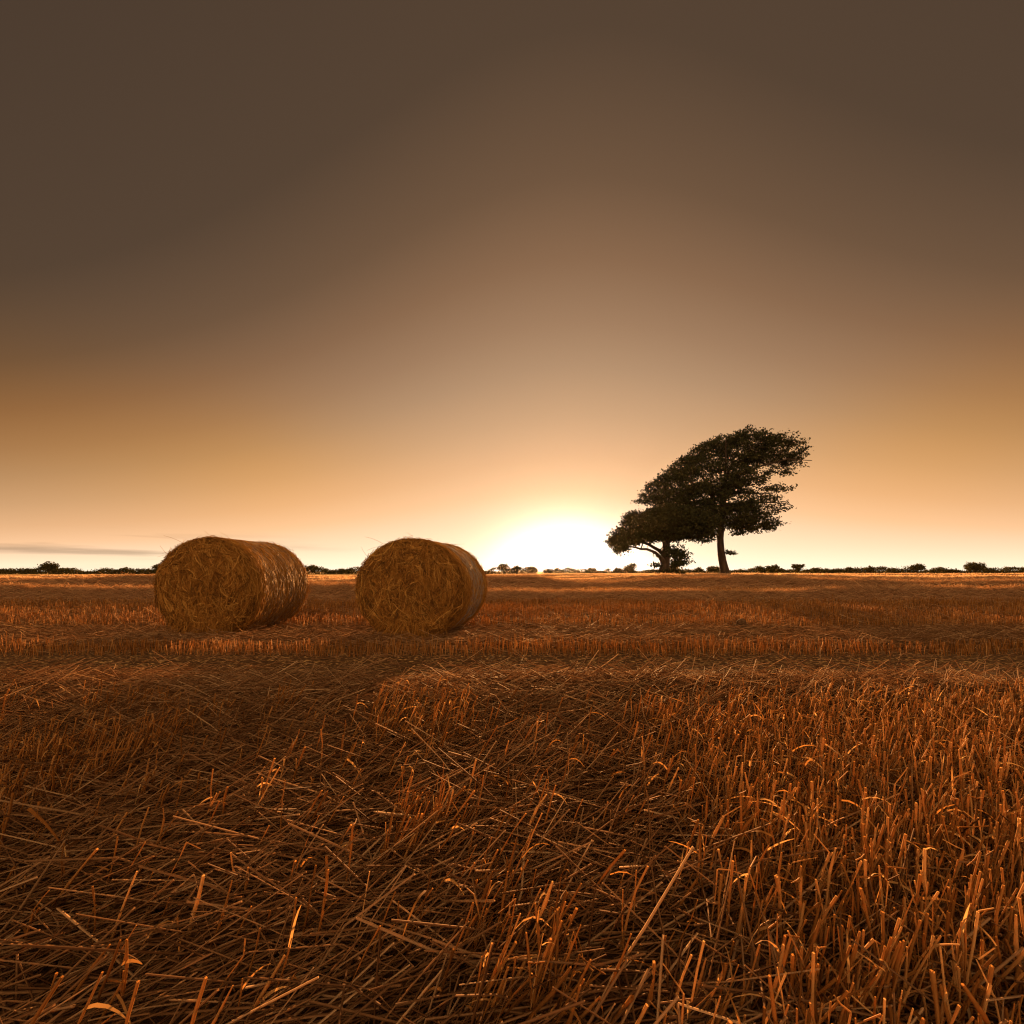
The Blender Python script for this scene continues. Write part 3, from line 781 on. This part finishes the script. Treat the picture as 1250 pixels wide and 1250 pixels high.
far_tree(722, 10, 693, YH + 4, 'rounded bush in the low hedge left of the shorter tree', 427, None, 'hedge_bush', 'bush', .2)
far_tree(769, 14, 687.5, YH + 2, 'bright edged tree standing clear left of the gnarled trunk', 428, [(.15, .75, .38, .24), (-.2, .5, .35, .24), (.1, .4, .4, .3)], trunk_h=.25)
far_tree(754, 9, 693, YH + 2, 'small bush just left of the clear standing hedge tree', 429, None, 'hedge_bush', 'bush', .2)
far_tree(831, 5, 695.5, 70, 'small dark rounded bush on the field right of the gnarled trunk', 430, None, 'hedge_bush', 'bush', .2)
far_tree(820.5, 4.5, 694, 48, 'stubby ivy covered stump beside the gnarled trunk', 431, [(0, .6, .4, .35), (0, .3, .45, .3), (.1, .85, .3, .15)], 'tree_stump', 'stump', .6)
far_tree(852, 10, 692.5, YH + 10, 'round topped bush between the trunks of the two leaning trees', 432, None, 'hedge_bush', 'bush', .2)
far_tree(871, 15, 691, YH - 10, 'wide rounded bush close left of the tall bare trunk', 433, None, 'hedge_bush', 'bush', .2)
far_tree(929, 13, 691.5, YH - 30, 'leaning hedge tree nearest the tall bare trunk on its right', 434, [(-.2, .72, .36, .26), (.12, .6, .3, .28), (.2, .3, .2, .3)], trunk_h=.3, lean=.5)
far_tree(943, 15, 690.5, YH - 30, 'forked hedge tree with two separate crowns', 435, [(-.3, .72, .24, .16), (.22, .85, .3, .16), (-.05, .42, .18, .3), (.08, .6, .14, .18)], trunk_h=.25)
far_tree(951, 12, 694, YH, 'low rounded bush behind the forked hedge tree', 436, None, 'hedge_bush', 'bush', .2)
far_tree(974, 13, 689, YH - 30, 'mushroom shaped hedge tree with a wide flat top', 437, [(0, .85, .48, .14), (-.2, .8, .26, .1), (.2, .8, .26, .1), (.02, .5, .2, .34)], trunk_h=.5)
far_tree(995, 10, 693.5, YH - 12, 'bush bulging from the hedge right of the mushroom shaped tree', 438, None, 'hedge_bush', 'bush', .2)
far_tree(1036, 5, 693, YH - 12, 'thin upright shrub poking from the hedge at the right', 439, None, 'hedge_bush', 'bush', .3)
far_tree(1062, 9, 691, YH - 12, 'taller bush ending the visible hedge at the right', 440, None, 'hedge_bush', 'bush', .3)
far_tree(60, 22, 685, YH, 'broad tree in the leftmost stretch of hedge', 441)
far_tree(1120, 16, 688, YH - 8, 'round tree in the rightmost stretch of hedge', 442)
far_tree(1190, 24, 686, YH - 8, 'broadest tree in the rightmost stretch of hedge', 443)

# ------------------------------------------------------------------ clump of earth and tall stray stalks
def clod():
    x, y = X_at(905.5, 7.22), 7.22
    mb = MB()
    nu, nv = 24, 14
    u = np.linspace(0, 2 * np.pi, nu, endpoint=False); v = np.linspace(.02, np.pi - .02, nv)
    gu, gv = np.meshgrid(u, v)
    n3 = np.stack([np.cos(gu) * np.sin(gv), np.sin(gu) * np.sin(gv), np.cos(gv)], -1)
    r = .75 + .55 * fbm(n3[..., 0] * 2 + 5, n3[..., 1] * 2 + 5, n3[..., 2] * 2 + 5, seed=71)
    V = n3 * r[..., None] * np.array([.066, .06, .055]) + np.array([0, 0, .112])
    ii = np.arange(nu * nv).reshape(nv, nu); nx = np.roll(ii, -1, 1)
    mb.add(V, np.stack([ii[:-1], ii[1:], nx[1:], nx[:-1]], -1).reshape(-1, 4))
    V2 = n3 * r[..., None] * np.array([.10, .075, .085]) + np.array([.01, .02, .03])
    mb.add(V2, np.stack([ii[:-1], ii[1:], nx[1:], nx[:-1]], -1).reshape(-1, 4))
    o = mb.build('earth_clod', M_clod); o.location = (x, y, float(ground(x, y)))
    tag(o, 'small dark clod of earth sitting on the stubble right of the sun', 'clod')
clod()
def weed(px, py0, py1, label, seed, lean=0.0):
    rng = np.random.default_rng(seed)
    Y = F * EYE / (py1 - HY)
    x = X_at(px, Y); z = float(ground(x, Y)); h = Z_at(py0, Y) - z
    mb = MB()
    straight(mb, np.array([[0, 0, -.02]]), norm(np.array([[lean, 0, 1]])), np.array([h]), np.array([.008]), .05, 8, 5, 0, np.array([.55]), .5, rng)
    n = 26
    t = .35 + .65 * rng.random(n)
    P = np.stack([lean * t * h, 0 * t, t * h], -1)
    D = norm(np.stack([rng.normal(0, .6, n), rng.normal(0, .6, n), np.ones(n)], -1))
    straight(mb, P, D, rng.uniform(.02, .07, n), np.full(n, .005), .1, 3, 3, 0, rng.random(n) * .5 + .3, .4, rng)
    o = mb.build('dry_weed_stalk', M_stubble); o.location = (x, Y, z)
    tag(o, label, 'weed stalk', 'stray weed stalks in the right hand stubble')
weed(958.5, 738, 758, 'thin dry weed stalk on the right, standing alone left of a shorter one', 501)
weed(964.5, 741, 757, 'shortest dry weed stalk, close beside a slightly taller one', 502)
weed(1016, 727, 758, 'tallest dry weed stalk, far out in the right hand stubble', 503)
weed(1019.5, 737, 760, 'leaning dry weed stalk against the foot of the tallest stalk', 504, .06)
weed(869, 732, 748, 'bushy dry weed stalk nearest the tall bare trunk', 505, .05)

# ------------------------------------------------------------------ haze
HAZE = .00002
me = bpy.data.meshes.new('haze')
x0, x1, y0, y1, z0, z1 = -702, 702, -27, 1254, -1.4, 16.5
vs = [(x, y, z) for x in (x0, x1) for y in (y0, y1) for z in (z0, z1)]
me.from_pydata(vs, [], [(0, 1, 3, 2), (4, 6, 7, 5), (0, 4, 5, 1), (2, 3, 7, 6), (0, 2, 6, 4), (1, 5, 7, 3)])
hz = bpy.data.objects.new('haze', me); C.objects.link(hz)
m, nt, out = new_mat('evening_haze')
pv = nt.nodes.new('ShaderNodeVolumePrincipled')
pv.inputs['Color'].default_value = (.95, .80, .62, 1)
pv.inputs['Density'].default_value = HAZE
pv.inputs['Anisotropy'].default_value = .88
nt.links.new(pv.outputs[0], out.inputs['Volume'])
me.materials.append(m)
tag(hz, 'thin warm evening haze over the whole field', 'haze', kind='stuff')

# ------------------------------------------------------------------ sky
w = bpy.data.worlds.new('World'); SC.world = w; w.use_nodes = True
nt = w.node_tree; nt.nodes.clear()
out = nt.nodes.new('ShaderNodeOutputWorld')
BACK_FILL = 3.0
def mth(op, a, b=None, c=None, clamp=False):
    n = nt.nodes.new('ShaderNodeMath'); n.operation = op; n.use_clamp = clamp
    for i, v in enumerate((a, b, c)):
        if v is None: continue
        if isinstance(v, (int, float)): n.inputs[i].default_value = v
        else: nt.links.new(v, n.inputs[i])
    return n.outputs[0]
tc = nt.nodes.new('ShaderNodeTexCoord')
sep = nt.nodes.new('ShaderNodeSeparateXYZ'); nt.links.new(tc.outputs['Generated'], sep.inputs[0])
DEG = 180 / math.pi
el = mth('MULTIPLY', mth('ARCSINE', sep.outputs['Z']), DEG)
el = mth('MAXIMUM', el, 0.0)
az0 = mth('ARCTAN2', sep.outputs['X'], sep.outputs['Y'])
az = mth('SUBTRACT', mth('MULTIPLY', az0, DEG), math.degrees(SUN_AZ))
SA = SUN_AZ
lat = mth('MULTIPLY', mth('ARCSINE', mth('SUBTRACT', mth('MULTIPLY', sep.outputs['X'], math.cos(SA)), mth('MULTIPLY', sep.outputs['Y'], math.sin(SA)))), DEG)
aac = mth('ABSOLUTE', lat)
sidew = mth('SUBTRACT', mth('POWER', mth('DIVIDE', mth('ADD', mth('MULTIPLY', lat, lat), 144), 1764), .75), (144 / 1764) ** .75)
q = mth('ADD', el, mth('MULTIPLY', mth('MULTIPLY', sidew, 25), mth('POWER', mth('DIVIDE', el, 27), .62)))
qn = mth('DIVIDE', q, 90, clamp=True)
r = nt.nodes.new('ShaderNodeValToRGB'); r.color_ramp.interpolation = 'EASE'
stops = [(0, (1.10, .92, .66)), (3, (1.07, .86, .58)), (7.4, (1.0, .67, .425)), (9.3, (.95, .585, .335)), (13.1, (.78, .462, .25)), (17.5, (.60, .363, .200)), (22.7, (.44, .268, .152)), (27, (.345, .200, .110)), (32.6, (.248, .135, .070)), (39, (.155, .087, .046)), (48, (.09, .054, .031)), (65, (.07, .043, .026)), (90, (.06, .037, .023))]
e = r.color_ramp.elements
while len(e) < len(stops): e.new(.5)
r.color_ramp.interpolation = 'LINEAR'
for k, (p, c) in enumerate(stops): e[k].position = p / 90; e[k].color = (*c, 1)
nt.links.new(qn, r.inputs[0])
# warmer to the sides
side = nt.nodes.new('ShaderNodeMix'); side.data_type = 'RGBA'; side.blend_type = 'MULTIPLY'
sidef = mth('MULTIPLY', mth('SMOOTH_MIN', mth('POWER', mth('DIVIDE', aac, 33), 2), 1.0, .4), mth('EXPONENT', mth('MULTIPLY', mth('POWER', mth('DIVIDE', mth('SUBTRACT', el, 12), 7), 2), -1)), clamp=True)
nt.links.new(sidef, side.inputs[0]); nt.links.new(r.outputs[0], side.inputs[6]); side.inputs[7].default_value = (1.2, 1.0, .64, 1)
# glow round the sun, wider than high
dq = mth('SQRT', mth('ADD', mth('POWER', mth('MULTIPLY', mth('SUBTRACT', el, .3), 1.5), 2), mth('POWER', az, 2)))
g1 = mth('MULTIPLY', mth('EXPONENT', mth('MULTIPLY', mth('POWER', mth('DIVIDE', dq, 6.6), 2), -1)), 1.9)
g3 = mth('MULTIPLY', mth('EXPONENT', mth('ADD', mth('MULTIPLY', mth('DIVIDE', el, 1.8), -1), mth('MULTIPLY', mth('DIVIDE', aac, 35), -1))), .34)
glow = mth('ADD', g1, g3)
gc = nt.nodes.new('ShaderNodeVectorMath'); gc.operation = 'SCALE'; gc.inputs[0].default_value = (1.0, .97, .92)
nt.links.new(glow, gc.inputs['Scale'])
# thin cloud streaks low over the left of the horizon
cv = nt.nodes.new('ShaderNodeCombineXYZ')
nt.links.new(mth('MULTIPLY', az0, 3.2), cv.inputs[0]); nt.links.new(mth('MULTIPLY', el, 1.0), cv.inputs[1])
cn = nt.nodes.new('ShaderNodeTexNoise'); cn.inputs['Scale'].default_value = 1.0; cn.inputs['Detail'].default_value = 4
nt.links.new(cv.outputs[0], cn.inputs['Vector'])
cm = nt.nodes.new('ShaderNodeMapRange'); cm.inputs[1].default_value = .52; cm.inputs[2].default_value = .66
nt.links.new(cn.outputs['Fac'], cm.inputs[0])
cmask = mth('MULTIPLY', cm.outputs[0], mth('MULTIPLY', mth('EXPONENT', mth('MULTIPLY', mth('POWER', mth('DIVIDE', mth('SUBTRACT', el, 2.2), 1.3), 2), -1)), mth('DIVIDE', mth('SUBTRACT', mth('MULTIPLY', az, -1), 22), 22, clamp=True)))
cmul = mth('SUBTRACT', 1, mth('MULTIPLY', cmask, .42))
sky = nt.nodes.new('ShaderNodeTexSky'); sky.sky_type = 'NISHITA'; sky.sun_disc = False
sky.sun_elevation = SUN_EL; sky.sun_rotation = SUN_AZ; sky.altitude = 0; sky.air_density = 1; sky.dust_density = 4; sky.ozone_density = 1
nsk_ = nt.nodes.new('ShaderNodeVectorMath'); nsk_.operation = 'MULTIPLY'; nsk_.inputs[1].default_value = (.003, .0025, .0025)   # low strength, seen through a warm evening filter
nt.links.new(sky.outputs[0], nsk_.inputs[0])
a1 = nt.nodes.new('ShaderNodeVectorMath'); a1.operation = 'ADD'
nt.links.new(side.outputs[2], a1.inputs[0]); nt.links.new(gc.outputs[0], a1.inputs[1])
# added warm glow opposite the sunset, fill light for everything that faces the camera
bk = mth('DIVIDE', mth('SUBTRACT', mth('ABSOLUTE', az), 70), 70, clamp=True)
bk = mth('MULTIPLY', bk, mth('MULTIPLY', mth('EXPONENT', mth('DIVIDE', el, -50)), mth('SUBTRACT', 1.15, mth('EXPONENT', mth('DIVIDE', el, -20)))))
bv = nt.nodes.new('ShaderNodeVectorMath'); bv.operation = 'SCALE'; bv.inputs[0].default_value = (1.0, .58, .26)
nt.links.new(mth('MULTIPLY', bk, BACK_FILL), bv.inputs['Scale'])
a1b = nt.nodes.new('ShaderNodeVectorMath'); a1b.operation = 'ADD'
nt.links.new(a1.outputs[0], a1b.inputs[0]); nt.links.new(bv.outputs[0], a1b.inputs[1])
a2 = nt.nodes.new('ShaderNodeVectorMath'); a2.operation = 'SCALE'
nt.links.new(a1b.outputs[0], a2.inputs[0]); nt.links.new(cmul, a2.inputs['Scale'])
a3 = nt.nodes.new('ShaderNodeVectorMath'); a3.operation = 'ADD'
nt.links.new(a2.outputs[0], a3.inputs[0]); nt.links.new(nsk_.outputs[0], a3.inputs[1])
bg = nt.nodes.new('ShaderNodeBackground'); bg.inputs['Strength'].default_value = 0.33
nt.links.new(a3.outputs[0], bg.inputs['Color']); nt.links.new(bg.outputs[0], out.inputs[0])

# ------------------------------------------------------------------ sun
sd = bpy.data.lights.new('sun', 'SUN'); sd.energy = 5.0; sd.angle = math.radians(.5); sd.color = (1.0, .46, .15)
so = bpy.data.objects.new('sun', sd); C.objects.link(so)
S = Vector((math.sin(SUN_AZ) * math.cos(SUN_EL), math.cos(SUN_AZ) * math.cos(SUN_EL), math.sin(SUN_EL)))
so.rotation_euler = (-S).to_track_quat('-Z', 'Y').to_euler(); so.location = (20, 100, 30)

# ------------------------------------------------------------------ camera and render settings
cd = bpy.data.cameras.new('camera'); cam = bpy.data.objects.new('camera', cd); C.objects.link(cam)
cam.location = (0, 0, EYE); cam.rotation_euler = (math.pi / 2, 0, 0)
cd.sensor_width = 36; cd.lens = 36 * F / 1250
cd.shift_x = (625 - CX) / 1250; cd.shift_y = (HY - 625) / 1250
cd.clip_start = .02; cd.clip_end = 5000
SC.camera = cam
SC.view_settings.view_transform = 'Standard'; SC.view_settings.look = 'None'
SC.view_settings.exposure = 1.6; SC.view_settings.gamma = 1
SC.cycles.use_denoising = True; SC.cycles.denoiser = 'OPENIMAGEDENOISE'; SC.cycles.denoising_input_passes = 'RGB_ALBEDO_NORMAL'; SC.cycles.denoising_prefilter = 'ACCURATE'; SC.cycles.filter_width = 1.2; SC.cycles.use_adaptive_sampling = False
SC.cycles.max_bounces = 5; SC.cycles.diffuse_bounces = 3; SC.cycles.transmission_bounces = 3; SC.cycles.volume_bounces = 0
SC.cycles.sample_clamp_indirect = 4
